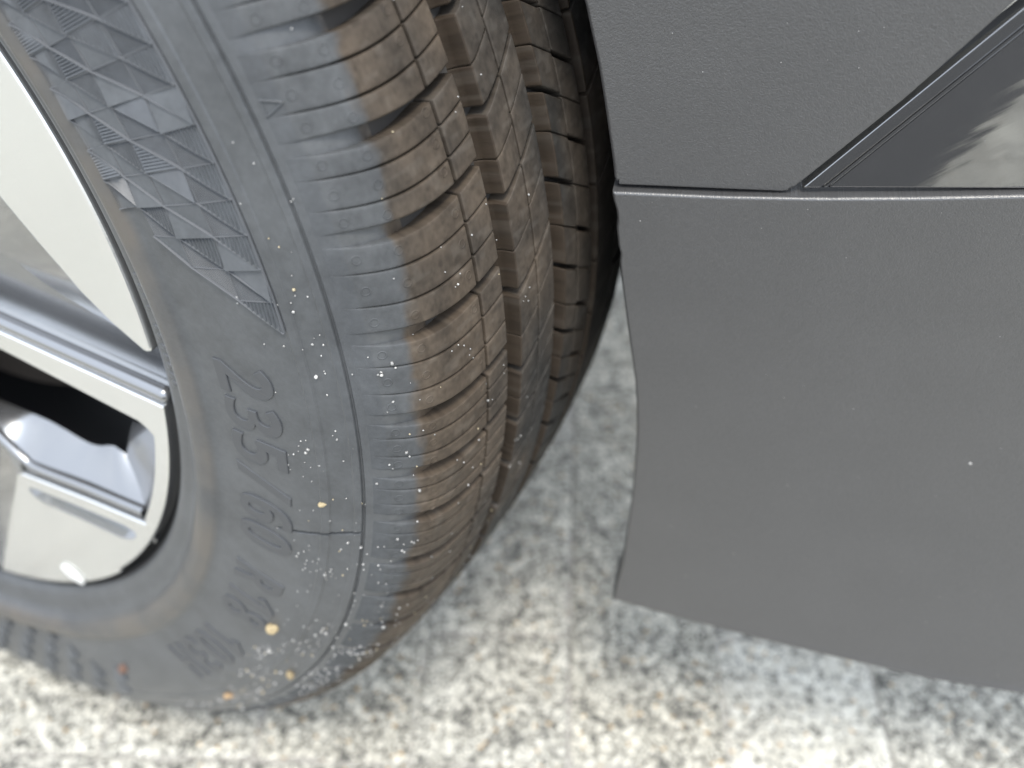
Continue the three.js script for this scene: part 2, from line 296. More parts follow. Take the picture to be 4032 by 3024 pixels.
function cells(k, a, b, fine) { // all blocks of the pitch between lateral a (upper) and b (lower)
  const out = [], sh = [0, 1 / 3, 2 / 3, 1].map((t) => lerp(b, a, t));
  for (let m = 0; m < 3; m++) {
    const L0 = sh[m], L1 = sh[m + 1], w0 = m === 0 ? halfLat : halfSipe, w1 = m === 2 ? halfLat : halfSipe;
    out.push(['shoulder_block', () => {
      const g = wrap(patch(0.0629, 0.1085, (z) => L0 + curve(z) + w0(z), (z) => L1 + curve(z) - w1(z), { nz: fine ? 26 : 8, nt: fine ? 7 : 3, endB: true, flA: 0.0001, flL: 0.00035 }));
      if (!fine) return g;
      const mid = (L0 + L1) / 2 + (m === 0 ? 0.12 : m === 2 ? -0.12 : 0), J = (n) => (hash(k * 3 + m, n, 8) - 0.5);
      const list = [g, dotGeo(mid + curve(0.0923) + J(1) * 0.1, 0.0923), dotGeo(mid + curve(0.1032) + J(2) * 0.1, 0.1032)];
      if (hash(k, m, 3) > 0.35) list.push(dotGeo(mid + curve(0.0665) + 0.25 + J(3) * 0.3, 0.0665));
      return joined(list);
    }]);
    const v0 = m === 0 ? (z) => halfLat(z) : () => 0.055, v1 = m === 2 ? (z) => halfLat(z) : () => 0.055;
    out.push(['rib_block', () => wrap(patch(0.0488, 0.0617, (z) => L0 + curve(z) + v0(z), (z) => L1 + curve(z) - v1(z), { nz: fine ? 7 : 3, nt: fine ? 6 : 3, flA: 0.0012, flB: 0.0001, flL: 0.00035 }))]);
  }
  const h0 = b - 2.35, h1 = a - 2.35, hm = lerp(h0, h1, 0.46), hr = lerp(h0, h1, 0.55);
  out.push(['hook_block', () => wrap(patch(0.0256, 0.0392, (z) => h0 + hookF(z) + halfHook(z), (z) => hm + hookF(z) - 0.03, { nz: fine ? 9 : 4, nt: fine ? 8 : 3, flA: 0.0001, flB: 0.0020, flL: 0.0003 }))]);
  out.push(['hook_block', () => wrap(patch(0.0256, 0.0392, (z) => hm + hookF(z) + 0.03, (z) => h1 + hookF(z) - halfHook(z), { nz: fine ? 9 : 4, nt: fine ? 8 : 3, flA: 0.0001, flB: 0.0020, flL: 0.0003 }))]);
  out.push(['hook_block', () => wrap(patch(0.0122, 0.0250, (z) => h0 + hookF(z) + halfHook(z), (z) => hr + hookF(z) - 0.025, { nz: fine ? 9 : 4, nt: fine ? 8 : 3, flA: 0.0016, flB: 0.0001, flL: 0.0003 }))]);
  out.push(['hook_block', () => wrap(patch(0.0122, 0.0250, (z) => hr + hookF(z) + 0.025, (z) => h1 + hookF(z) - halfHook(z), { nz: fine ? 9 : 4, nt: fine ? 8 : 3, flA: 0.0016, flB: 0.0001, flL: 0.0003 }))]);
  const c0 = b - 0.55, c1 = a - 0.55, cm = (c0 + c1) / 2, sl = (z) => (z - 0.006) * 98.5, WD = 0.20, TN = 0.045;
  // the central rib: lateral slits alternate wide on one half and thin on the other
  const left = (p, q, wp, wq) => out.push(['centre_block', () => wrap(patch(-0.0102, 0.0024, (z) => p + sl(z) + wp, (z) => q + sl(z) - wq, { nz: fine ? 5 : 2, nt: fine ? 8 : 3, flA: 0.0001, flB: 0.0018, flL: 0.0003 }))]);
  const right = (p, q, wp, wq) => out.push(['centre_block', () => wrap(patch(-0.0250, -0.0106, (z) => p + sl(z) + wp, (z) => q + sl(z) - wq, { nz: fine ? 5 : 2, nt: fine ? 8 : 3, flA: 0.0012, flB: 0.0001, flL: 0.0003 }))]);
  left(c0, cm, TN, WD); left(cm, c1, WD, TN); right(c0, cm, WD, TN); right(cm, c1, TN, WD);
  const n0 = b - 0.9, n1 = a - 0.9, ns = (z) => (-z - 0.0315) * 62;
  out.push(['inner_block', () => wrap(patch(-0.0585, -0.0320, (z) => n0 + ns(z) + 0.12, (z) => n1 + ns(z) - 0.12, { nz: 6, nt: 8, flA: 0.0006, flB: 0.0024 }))]);
  out.push(['inner_block', () => wrap(patch(-0.1060, -0.0600, (z) => n0 + ns(-0.06) + 0.25, (z) => n1 + ns(-0.06) - 0.25, { nz: 8, nt: 6, flA: 0.0003, flB: 0.0006 }))]);
  return out;
}
for (let k = 0; k < LAT.length - 1; k++) {
  const fine = LAT[k] < 40 && LAT[k] > -55;
  for (const [name, make] of cells(k, LAT[k], LAT[k + 1], fine)) { if (fine) put(tyre, name, make(), mRubber); else rest.push(make()); }
}
{
  const a0 = LAT[LAT.length - 1] + 360, a1 = LAT[0], n = Math.round((a0 - a1) / 5);
  for (let k = 0; k < n; k++) for (const [, make] of cells(100 + k, lerp(a1, a0, (k + 1) / n), lerp(a1, a0, k / n), false)) rest.push(make());
}
put(tyre, 'tread_blocks', joined(rest), mRubber, { kind: 'stuff' });

// small triangle moulded on the shoulder
{
  const bar = (t0, z0, t1, z1) => { const n = 6, w = 0.00035; return wrap(grid(4, n, (i, j) => { const f = j / (n - 1), t = lerp(t0, t1, f), z = lerp(z0, z1, f), dt = (t1 - t0) * 6.3, dz = (z1 - z0) * 1000 * -1.1, L = Math.hypot(dt, dz), o = [-w, -w * 0.6, w * 0.6, w][i]; return [t + (-dz / L) * o * 157, sOfZ(z) + (dt / L) * o, (i === 1 || i === 2) ? 0.0005 : -0.0001]; })); };
  put(tyre, 'wear_mark', joined([bar(19.76, 0.1084, 19.32, 0.1052), bar(19.32, 0.1052, 18.90, 0.1084), bar(18.90, 0.1084, 19.76, 0.1084)]), mRubberSide);
}

// ------ faceted pattern on the sidewall: every triangle its own tilt and its own moulded hatching
{
  const rings = [0.2725, 0.2812, 0.2932, 0.3085, 0.3216], pitch = 2.22;
  const H = (th, r, h) => surf(th, sOfR(r), h);
  function facet(A, B, C, type, seed) { // corners [th, r]; returns a small mesh
    const P = [], pushQ = (a, b, c, d) => P.push(a, b, c, a, c, d), e = 0.0003;
    const ys = [A, B, C].map(([t, r]) => Math.sin(R(t)) * r), y0 = Math.min(...ys), y1 = Math.max(...ys);
    const amp = { flatUp: 0.0018, flatDown: -0.0012, bright: 0.0010, steep: -0.0004, side: -0.0003 }[type[0]];
    const tilt = ys.map((y) => { const f = (y - y0) / (y1 - y0); return amp > 0 ? amp * (1 - f) : -amp * f; });
    const at = (u, v, h) => { const w = 1 - u - v; return H(w * A[0] + u * B[0] + v * C[0], w * A[1] + u * B[1] + v * C[1], e + w * tilt[0] + u * tilt[1] + v * tilt[2] + h); };
    const g0 = 0.02, c = (u, v, h) => at(lerp(1 / 3, u, 1 - g0), lerp(1 / 3, v, 1 - g0), h);
    P.push(c(0, 0, 0), c(1, 0, 0), c(0, 1, 0));
    for (const [a, b] of [[[0, 0], [1, 0]], [[1, 0], [0, 1]], [[0, 1], [0, 0]]]) { // skirts down to the rubber
      const w = (q) => { const ww = 1 - q[0] - q[1]; return -(e + ww * tilt[0] + q[0] * tilt[1] + q[1] * tilt[2]) - 0.0002; };
      pushQ(c(...a, 0), c(...b, 0), c(...b, w(b)), c(...a, w(a)));
    }
    if (type[1]) { // hatch ribs parallel to one edge
      const n = type[2] || 9, hh = type[0] === 'bright' ? 0.00066 : 0.00034, fold = { a: (t, k) => [t, (1 - t) * k], b: (t, k) => [(1 - t) * k, t], c: (t, k) => [k * t, t - k * t] }[type[1]];
      for (let q = 0; q < n; q++) {
        const w = 0.94 / n, t0 = 0.02 + q * w, t1 = t0 + w, up = type[0] === 'bright' || type[0] === 'flatUp';
        const a = (t, k, h) => { const [u, v] = fold(Math.min(t, 0.985), k); return c(u, v, h); };
        const x0 = 0.02, x1 = 0.98, lowFirst = a(t0, 0.3, 0)[1] < a(t1, 0.3, 0)[1], hi0 = lowFirst === up; // the high edge on the lower side leans the face up
        const d = 0.18 * w, hA = hi0 ? hh : 0.00002, hB = hi0 ? 0.00002 : hh;
        pushQ(a(t0 + (hi0 ? d : 0), x0, hA), a(t0 + (hi0 ? d : 0), x1, hA), a(t1 - (hi0 ? 0 : d), x1, hB), a(t1 - (hi0 ? 0 : d), x0, hB));
        if (hi0) pushQ(a(t0, x0, 0.00002), a(t0, x1, 0.00002), a(t0 + d, x1, hh), a(t0 + d, x0, hh)); else pushQ(a(t1 - d, x0, hh), a(t1 - d, x1, hh), a(t1, x1, 0.00002), a(t1, x0, 0.00002));
      }
    }
    const g = new THREE.BufferGeometry(), f = P.flat(), uv = [];
    for (let i = 0; i < P.length; i++) uv.push(...uvT(Math.atan2(P[i][1], P[i][0]) * 57.29578, sOfR(clamp(Math.hypot(P[i][0], P[i][1]), 0.27, 0.325))));
    g.setAttribute('position', new THREE.Float32BufferAttribute(f, 3)); g.setAttribute('uv', new THREE.Float32BufferAttribute(uv, 2)); g.computeVertexNormals(); return g;
  }
  function ridge(A, B, w = 0.00038, h = 0.0014) {
    const P = []; const n = 3; let prev = null;
    const at = (f, o, hh) => { const th = lerp(A[0], B[0], f), r = lerp(A[1], B[1], f), dt = R(B[0] - A[0]) * r, dr = B[1] - A[1], L = Math.hypot(dt, dr); return H(th + (-dr / L) * o / r * 57.3, r + (dt / L) * o, hh); };
    for (let k = 0; k <= n; k++) { const f = k / n, row = [at(f, -w, 0.0002), at(f, -w * 0.4, h), at(f, w * 0.4, h), at(f, w, 0.0002)]; if (prev) for (let q = 0; q < 3; q++) P.push(prev[q], row[q], row[q + 1], prev[q], row[q + 1], prev[q + 1]); prev = row; }
    const g = new THREE.BufferGeometry(), uv = P.flatMap((p) => uvT(Math.atan2(p[1], p[0]) * 57.29578, sOfR(clamp(Math.hypot(p[0], p[1]), 0.27, 0.325))));
    g.setAttribute('position', new THREE.Float32BufferAttribute(P.flat(), 3)); g.setAttribute('uv', new THREE.Float32BufferAttribute(uv, 2)); g.computeVertexNormals(); return g;
  }
  const ridges = [];
  const bound = (r) => interp([[0.2725, 15.6], [0.2812, 13.4], [0.2932, 10.9], [0.3085, 8.6], [0.3216, 6.4]], r);
  const zones = [[26.3 + 4 * pitch, 14, (t, r) => t > bound(r) - 0.4], [-62.5, 17, (t, r) => t < -61.5 - (0.3216 - r) * 240]];
  for (const [start, n, ok] of zones) for (let k = 0; k < n; k++) for (let j = 0; j < 4; j++) {
    const ta = start - k * pitch, tb = ta - pitch, r0 = rings[j], r1 = rings[j + 1];
    const even = (k + j) % 2 === 0, a1 = hash(k, j, 17), a2 = hash(k, j, 18);
    const light = (a, e) => a < 0.55 ? ['bright', e, 10] : a < 0.74 ? ['bright', e === 'c' ? 'a' : 'c', 11] : ['flatUp', '', 0], dim = (a, e) => a < 0.5 ? ['steep', e, 12] : a < 0.88 ? ['side', e === 'a' ? 'c' : 'a', 11] : ['flatDown', '', 0];
    // outermost column: striped upper triangle, ribbed lower one, as moulded
    if (start < 0) { if ((k + j) % 2 === 0 && ok(tb, r1)) put(tyre, 'sidewall_facet', facet([ta, r0], [ta, r1], [tb, r1], ['flatUp', '', 0]), mFacet); continue; }
    const t1 = j === 3 ? (k % 5 === 1 ? ['flatUp', '', 0] : ['bright', 'c', 9]) : even ? light(a1, 'c') : dim(a1, 'a'), t2 = j === 3 ? (k % 4 === 2 ? ['flatUp', '', 0] : ['steep', 'b', 13]) : even ? dim(a2, 'b') : light(a2, 'c');
    const mid = (a, b) => (a + b) / 2;
    if (ok(tb, r1)) { put(tyre, 'sidewall_facet', facet([ta, r0], [ta, r1], [tb, r1], t1), mFacet); ridges.push(ridge([ta, r0], [tb, r1]), ridge([ta, r1], [tb, r1], 0.0003, 0.0010)); }
    if (ok(tb, mid(r0, r1)) && ok(tb, r0 + 0.001)) { put(tyre, 'sidewall_facet', facet([ta, r0], [tb, r1], [tb, r0], t2), mFacet); ridges.push(ridge([tb, r0], [tb, r1], 0.0003, 0.0010)); }
  }
  put(tyre, 'pattern_ridges', joined(ridges), new THREE.MeshPhysicalMaterial({ color: new THREE.Color().setRGB(0.12, 0.125, 0.133), roughness: 0.45 }), { kind: 'stuff' });  // lighter than the facets: catch-light along the ridges put into the colour
}

// ------ raised size lettering, tops outwards, running clockwise
{
  const font = await new FontLoader().loadAsync('fonts/droid/droid_sans_bold.typeface.json');
  const text = '235/60 R18 103H', hgt = 0.0242, r0 = 0.2858;
  for (let i = 0; i < text.length; i++) {
    if (text[i] === ' ') continue;
    let g = new TextGeometry(text[i], { font, size: hgt, depth: 0.0008, curveSegments: 5, bevelEnabled: true, bevelThickness: 0.0003, bevelSize: 0.00025, bevelSegments: 1 });
    g.computeBoundingBox(); const bb = g.boundingBox, w = bb.max.x - bb.min.x, k = Math.min(1, 0.0148 / w) * 0.98;
    const th0 = 1.6 - 3.43 * i, p = g.attributes.position, uv = g.attributes.uv;
    for (let q = 0; q < p.count; q++) {
      const x = (p.getX(q) - (bb.min.x + bb.max.x) / 2) * k, y = p.getY(q), z = p.getZ(q), r = r0 + y, th = th0 - x / r * 57.3, s = sOfR(r);
      p.setXYZ(q, ...surf(th, s, z * 0.7 - 0.0001)); uv.setXY(q, ...uvT(th, s));
    }
    g.computeVertexNormals();
    put(tyre, 'raised_letter', g, mLetter);
  }
  // worn, unreadable moulded marks along the bead
  const R2 = rng(9);
  for (let i = 0; i < 11; i++) {
    const th = 8.3 - i * 1.05 - (i > 3 ? 0.9 : 0), g = new THREE.SphereGeometry(1, 8, 6), p = g.attributes.position, a = 0.0011 + 0.0012 * R2(), b = 0.0016 + 0.0010 * R2();
    for (let q = 0; q < p.count; q++) { const t = th + p.getX(q) * a / 0.253 * 57.3, r = 0.2535 + p.getY(q) * b + p.getX(q) * 0.0006; p.setXYZ(q, ...surf(t, sOfR(r), p.getZ(q) * 0.0008)); g.attributes.uv.setXY(q, ...uvT(t, sOfR(r))); }
    g.computeVertexNormals(); put(tyre, 'bead_mark', g, mRubberSide);
  }
}

// ---------------------------------------------------------------- wheel rim
const brushTex = dataTex(512, 512, (i, j) => { const v = 0.5 * vn(i / 90, j / 1.2, 61) + 0.3 * vn(i / 20, j / 1.0, 62) + 0.2 * hash(i, j, 63); return [v, v, v]; });
const mFace = new THREE.MeshPhysicalMaterial({ color: new THREE.Color().setRGB(0.83, 0.84, 0.84), metalness: 0.9, roughness: 0.24, roughnessMap: null, bumpMap: brushTex, bumpScale: 0.00002, clearcoat: 0.5, clearcoatRoughness: 0.12 });
const mPaint = new THREE.MeshPhysicalMaterial({ color: new THREE.Color().setRGB(0.30, 0.305, 0.315), metalness: 0.8, roughness: 0.24, clearcoat: 1, clearcoatRoughness: 0.05 });
const mBlack = new THREE.MeshStandardMaterial({ color: new THREE.Color().setRGB(0.012, 0.012, 0.013), roughness: 0.5 });
const mIron = new THREE.MeshStandardMaterial({ color: new THREE.Color().setRGB(0.035, 0.028, 0.024), metalness: 0.3, roughness: 0.55 });
const rim = put(car, 'wheel_rim', (() => { // barrel with its flange
  const pr = [[0.2475, 0.1040], [0.2470, 0.1062], [0.2455, 0.1068], [0.2440, 0.1055], [0.2432, 0.1010], [0.2400, 0.0985], [0.2330, 0.0960], [0.2260, 0.0900], [0.2200, 0.0700], [0.2120, 0.0300], [0.2080, -0.0600], [0.2240, -0.0950], [0.2440, -0.1040]];
  const g = new THREE.LatheGeometry(pr.map(([r, z]) => new THREE.Vector2(r, z)), 160); g.rotateX(Math.PI / 2); return g;
})(), mBlack);
rim.position.copy(tyre.position); rim.rotation.y = STEER;
rim.userData.label = 'alloy rim with bright machined faces and dark grey painted pockets';
{
  const V = (a) => a.map(([x, y]) => new THREE.Vector2(x / 1000, y / 1000));
  const ZF = 0.108;
  const ext = (pts, holes, depth, bevel, zTop) => {
    const s = new THREE.Shape(V(pts)); for (const h of holes) s.holes.push(new THREE.Path(V(h)));
    const g = new THREE.ExtrudeGeometry(s, { depth: depth - bevel, bevelEnabled: true, bevelThickness: bevel, bevelSize: bevel, bevelOffset: -bevel, bevelSegments: 3, curveSegments: 12 });
    g.translate(0, 0, zTop - depth); return g;
  };
  const arc = (r, a0, a1, n) => Array.from({ length: n + 1 }, (_, k) => { const a = R(lerp(a0, a1, k / n)); return [r * Math.cos(a), r * Math.sin(a)]; });
  // swept spoke with its broad bright triangle
  const A = [...arc(240.6, 44, -0.9, 30), [239.6, -5.6], [237.6, -6.6], [235.6, -6.2], [222, 3.3], [210, 14.6], [192.8, 36.5], [183.9, 48.5], [150, 92], [118, 128], [112, 160], [140, 172], [165, 168]];
  // lower spoke: long bar, outer ring and broad lower face in one, with the pocket slot
  const ringIn = arc(231.3, -15.6, -31.2, 10);
  const B = [[60, -19], [150, -26.0], [236.6, -35.4], ...arc(239.2, -9.2, -47, 26), ...arc(241.0, -48, -76, 16), [46, -236], [78, -180], [104.5, -135.9], [108, -129.5], [113.1, -126.6], [160, -124.8], [196.5, -124.6],
    ...[...ringIn].reverse(), [224.2, -56.5], [221.5, -53.2], [217.9, -50.6], [177.8, -43.4], [141.3, -37.2], [70, -27]];
  const slot = [[111.5, -138], [114, -134.8], [119, -133.8], [150, -132.6], [180.5, -131.8], [187.0, -133.5], [188.4, -137.2], [185.5, -141.8], [180.5, -145.0], [174, -146.6], [148, -145.6], [122, -145.8], [114.5, -143.6]];
  // painted pockets behind the faces
  const pocket = [[70, 30], [110, 118], [150, 92], [188, 40], [220, 4], [240.5, -6], [239.6, -36], [150, -27], [70, -20]];
  const gA = ext(A, [], 0.022, 0.0016, ZF), gB = ext(B, [slot], 0.014, 0.0012, ZF), gP = ext(pocket, [], 0.012, 0.001, ZF - 0.014);
  // rounded painted kerb along the long bar
  const kerb = (() => { const c = new THREE.LineCurve3(new THREE.Vector3(0.062, -0.0140, ZF - 0.0040), new THREE.Vector3(0.2352, -0.0316, ZF - 0.0040)); const g = new THREE.TubeGeometry(c, 30, 0.0036, 10, false); const e = new THREE.SphereGeometry(0.0036, 14, 10); e.translate(0.2352, -0.0316, ZF - 0.0040); return joined([g, e]); })();
  const kerb2 = (() => { const c = new THREE.CatmullRomCurve3([[70, -70], [106, -110], [115.5, -118.0], [120, -120.3], [160, -119.6], [195.5, -119.6]].map(([x, y]) => new THREE.Vector3(x / 1000, y / 1000, ZF - 0.0035))); return new THREE.TubeGeometry(c, 50, 0.0030, 10, false); })();
  // sloping painted wall of the opening and the wall of the ring
  const wall = grid(14, 8, (i, j) => {
    const top = [[60, -60], [106, -109.5], [118, -119.5], [140, -119.9], [160, -119.6], [180, -119.2], [197, -118.5]], bot = [[77, -99.5], [108, -101], [127.6, -102], [147.5, -107.3], [155.8, -106.3], [167, -100.7], [178, -106]];
    const u = i / 13 * 6, a = Math.min(5, Math.floor(u)), f = u - a, t = j / 7;
    const T = [lerp(top[a][0], top[a + 1][0], f), lerp(top[a][1], top[a + 1][1], f)], B2 = [lerp(bot[a][0], bot[a + 1][0], f), lerp(bot[a][1], bot[a + 1][1], f)];
    return [lerp(T[0], B2[0], t) / 1000, lerp(T[1], B2[1], t) / 1000, ZF - 0.003 - 0.016 * t];
  });
  const rwT = [[222.8, -53.2], [221.0, -62.7], [217.8, -73.2], [214.0, -82.7], [210.1, -91.7], [204.9, -103.1], [199.7, -114.5], [194.7, -125.0]].map(([x, y]) => { const k = 231.6 / Math.hypot(x, y); return [x * k, y * k]; });
  const rwB = [[188, -77], [183, -86], [178.5, -95], [175, -105.5], [181, -110], [187, -114], [192, -117], [196, -119]];
  const ringWall = grid(22, 6, (i, j) => {
    const u = i / 21 * 7, a = Math.min(6, Math.floor(u)), f = u - a, t = j / 5;
    const T = [lerp(rwT[a][0], rwT[a + 1][0], f), lerp(rwT[a][1], rwT[a + 1][1], f)], B2 = [lerp(rwB[a][0], rwB[a + 1][0], f), lerp(rwB[a][1], rwB[a + 1][1], f)];
    const dz = interp([[2, 0.0175], [3, 0.0165], [4, 0.013], [5, 0.009], [6, 0.005], [7, 0.002]], u);
    return [lerp(T[0], B2[0], t) / 1000, lerp(T[1], B2[1], t) / 1000, ZF - 0.0015 - dz * t];
  });
  const slotFloor = ext([[108, -130], [192, -129], [190, -149], [108, -149]], [], 0.004, 0.0005, ZF - 0.007);
  const backPlate = ext([[40, -236], [60, -150], [104, -132], [196, -127], ...arc(238, -31, -78, 20)], [], 0.006, 0.0005, ZF - 0.0145);
  // sloping flanks beside the bright faces
  const flank = (T, B2, zb) => grid(T.length * 4 - 3, 4, (i, j) => { const a = Math.min(T.length - 2, Math.floor(i / 4)), f = i / 4 - a, t = j / 3; return [lerp(lerp(T[a][0], T[a + 1][0], f), lerp(B2[a][0], B2[a + 1][0], f), t) / 1000, lerp(lerp(T[a][1], T[a + 1][1], f), lerp(B2[a][1], B2[a + 1][1], f), t) / 1000, lerp(ZF - 0.0014, zb, t)]; });
  put(rim, 'spoke_flank', flank([[112, 128], [150, 92], [184, 49], [193, 36.9], [201, 26.5], [210, 15], [220, 5.5], [228, -1], [236, -6]], [[70, 70], [110, 44], [156.6, 13.2], [166, 10.4], [175.6, 5], [187.8, 0.2], [197.6, -2.4], [212, -7.8], [232, -11]], 0.0995), mPaint);
  put(rim, 'spoke_flank', flank([[113.1, -126.6], [108, -129.5], [104.5, -136], [78, -180], [46, -236]], [[98, -118], [90, -120], [84, -128], [54, -172], [20, -226]], 0.0985), mPaint);
  for (let k = 0; k < 5; k++) {
    const rot = (g) => { const q = g.clone(); q.rotateZ(k * 2 * Math.PI / 5); return q; };
    if (k === 0) put(rim, 'machined_face', gA, mFace);
    if (k === 1) continue; // that spoke is the swept one above
    put(rim, 'machined_face', rot(gB), mFace); if (k !== 4) put(rim, 'painted_pocket', rot(gP), mPaint); put(rim, 'painted_edge', rot(kerb), mPaint); put(rim, 'painted_edge', rot(kerb2), mPaint);
    put(rim, 'opening_wall', rot(joined([wall, ringWall])), mPaint); put(rim, 'slot_floor', rot(slotFloor), mPaint); put(rim, 'spoke_back', rot(backPlate), mPaint);
  }
  const hub = new THREE.CylinderGeometry(0.072, 0.085, 0.05, 48); hub.rotateX(Math.PI / 2); hub.translate(0, 0, ZF - 0.032); put(rim, 'hub', hub, mPaint);
  const disc = new THREE.CylinderGeometry(0.16, 0.16, 0.024, 64); disc.rotateX(Math.PI / 2); disc.translate(0, 0, 0.015); put(rim, 'brake_disc', disc, mIron);
}

// ---------------------------------------------------------------- body cladding
const grainBump = dataTex(1024, 1024, (i, j) => { // leathery plastic grain, tile of 0.06 m
  const a = vn(i / 8, j / 8, 71, 128, 128), b = vn(i / 4, j / 4, 72, 256, 256), c = vn(i / 16, j / 16, 73, 64, 64), v = clamp(0.5 + 1.3 * (0.5 * a + 0.3 * b + 0.2 * c - 0.5)); return [v, v, v];
});
grainBump.repeat.set(1 / 0.06, 1 / 0.06);
const grainCol = dataTex(1024, 1024, (i, j) => { const f = 0.90 + 0.12 * vn(i / 4, j / 4, 75, 256, 256) + 0.10 * vn(i / 9, j / 9, 77, 114, 114) + 0.06 * (vn(i / 170, j / 170, 76, 6, 6) - 0.5) - 0.03; return encc([0.066 * f, 0.0652 * f, 0.0652 * f]); }, { srgb: true });
grainCol.repeat.set(1 / 0.11, 1 / 0.11);
const mClad = new THREE.MeshPhysicalMaterial({ map: grainCol, bumpMap: grainBump, bumpScale: 0.00009, roughness: 0.36, ior: 1.8 });
const ZL = 0.12, ZU = 0.117;
const curveBack = (x) => x > 0.62 ? 0.9 * (x - 0.62) ** 2 : 0; // the bumper turns in towards the nose, out of the frame

// lower panel: rounded free edges that turn in
const leftL = [[0.1758, 0.3775], [0.2046, 0.3816], [0.2348, 0.3836], [0.2548, 0.3846], [0.2723, 0.3851], [0.2905, 0.3851], [0.3050, 0.3845], [0.3189, 0.3832], [0.3349, 0.3808], [0.3515, 0.3783], [0.3698, 0.3757], [0.3872, 0.3739], [0.3984, 0.3727], [0.4085, 0.3713]];
// the lower panel flares outwards towards its foot, more so towards the nose
const zLow = (x, y) => ZL + (0.10 + 0.40 * clamp((x - 0.38) / 0.2)) * Math.max(0, 0.40 - y) ** 2;
const botL = [[0.3775, 0.1758], [0.4073, 0.1726], [0.4650, 0.1686], [0.5297, 0.1667], [0.5727, 0.1696], [0.75, 0.178], [1.0, 0.19]];
const topL = [[0.3713, 0.4085], [0.4114, 0.4093], [0.4475, 0.4111], [0.4814, 0.4137], [0.5137, 0.4168], [0.75, 0.438], [1.0, 0.455]];
function sheet(nu, nv, P, fl, ft, fb, retL, retT, retB, uvScale = 1) { // P(u,v)->[x,y,z]; rounded left, top and bottom edges with radii fl, ft, fb
  const edge = (r, ret) => { const a = []; if (r > 0) { a.push([r * 1.0, ret]); for (let k = 0; k <= 6; k++) { const t = k / 6 * Math.PI / 2; a.push([r * (1 - Math.sin(t)), r * (1 - Math.cos(t))]); } a.reverse(); } return a; };
  // each entry: [inset from the edge, depth behind]
  const prof1 = (r, ret) => { const a = []; a.push([0.0, ret]); for (let k = 0; k <= 6; k++) { const t = k / 6 * Math.PI / 2; a.push([r * (1 - Math.cos(t)), r * (1 - Math.sin(t))]); } return a; };
  const L = prof1(fl, retL), T = prof1(ft, retT).reverse(), B = prof1(fb, retB);
  const cu = [...L.map((q) => ({ e: q })), ...Array.from({ length: nu }, (_, k) => ({ t: (k + 1) / nu }))];
  const cv = [...B.map((q) => ({ e: q, s: 0 })), ...Array.from({ length: nv - 1 }, (_, k) => ({ t: (k + 1) / nv })), ...T.map((q) => ({ e: q, s: 1 }))];
  return grid(cu.length, cv.length, (i, j) => {
    const a = cu[i], b = cv[j]; let u = a.e ? 0 : a.t, v = b.e ? b.s : b.t;
    const p = P(u, v); let dz = 0;
    if (a.e) { p[0] += a.e[0]; dz = a.e[1]; }
    if (b.e) { p[1] += b.s ? -b.e[0] : b.e[0]; dz = Math.max(dz, b.e[1]); }
    p[2] -= dz; return p;
  });
}
const lower = put(car, 'lower_cladding', sheet(60, 60, (u, v) => {
  const yl = lerp(0.1758, 0.4085, v), xl = interp(leftL, yl), x = lerp(xl, 1.0, u * u * 0.6 + u * 0.4);
  const yb = interp(botL, x), yt = interp(topL, x), vv = v, y = lerp(yb, yt, vv);
  const chip = u < 0.02 ? 0.0007 * smooth(0.55, 0.8, vn(y * 420, 3, 91)) * smooth(0.37, 0.385, y) * (1 - smooth(0.402, 0.406, y)) : 0;
  return [x + chip, y, zLow(x, y) - curveBack(x)];
}, 0.0014, 0.0012, 0.003, 0.016, 0.012, 0.03), mClad);
lower.userData.label = 'lower dark grey textured plastic cladding panel below the seam';

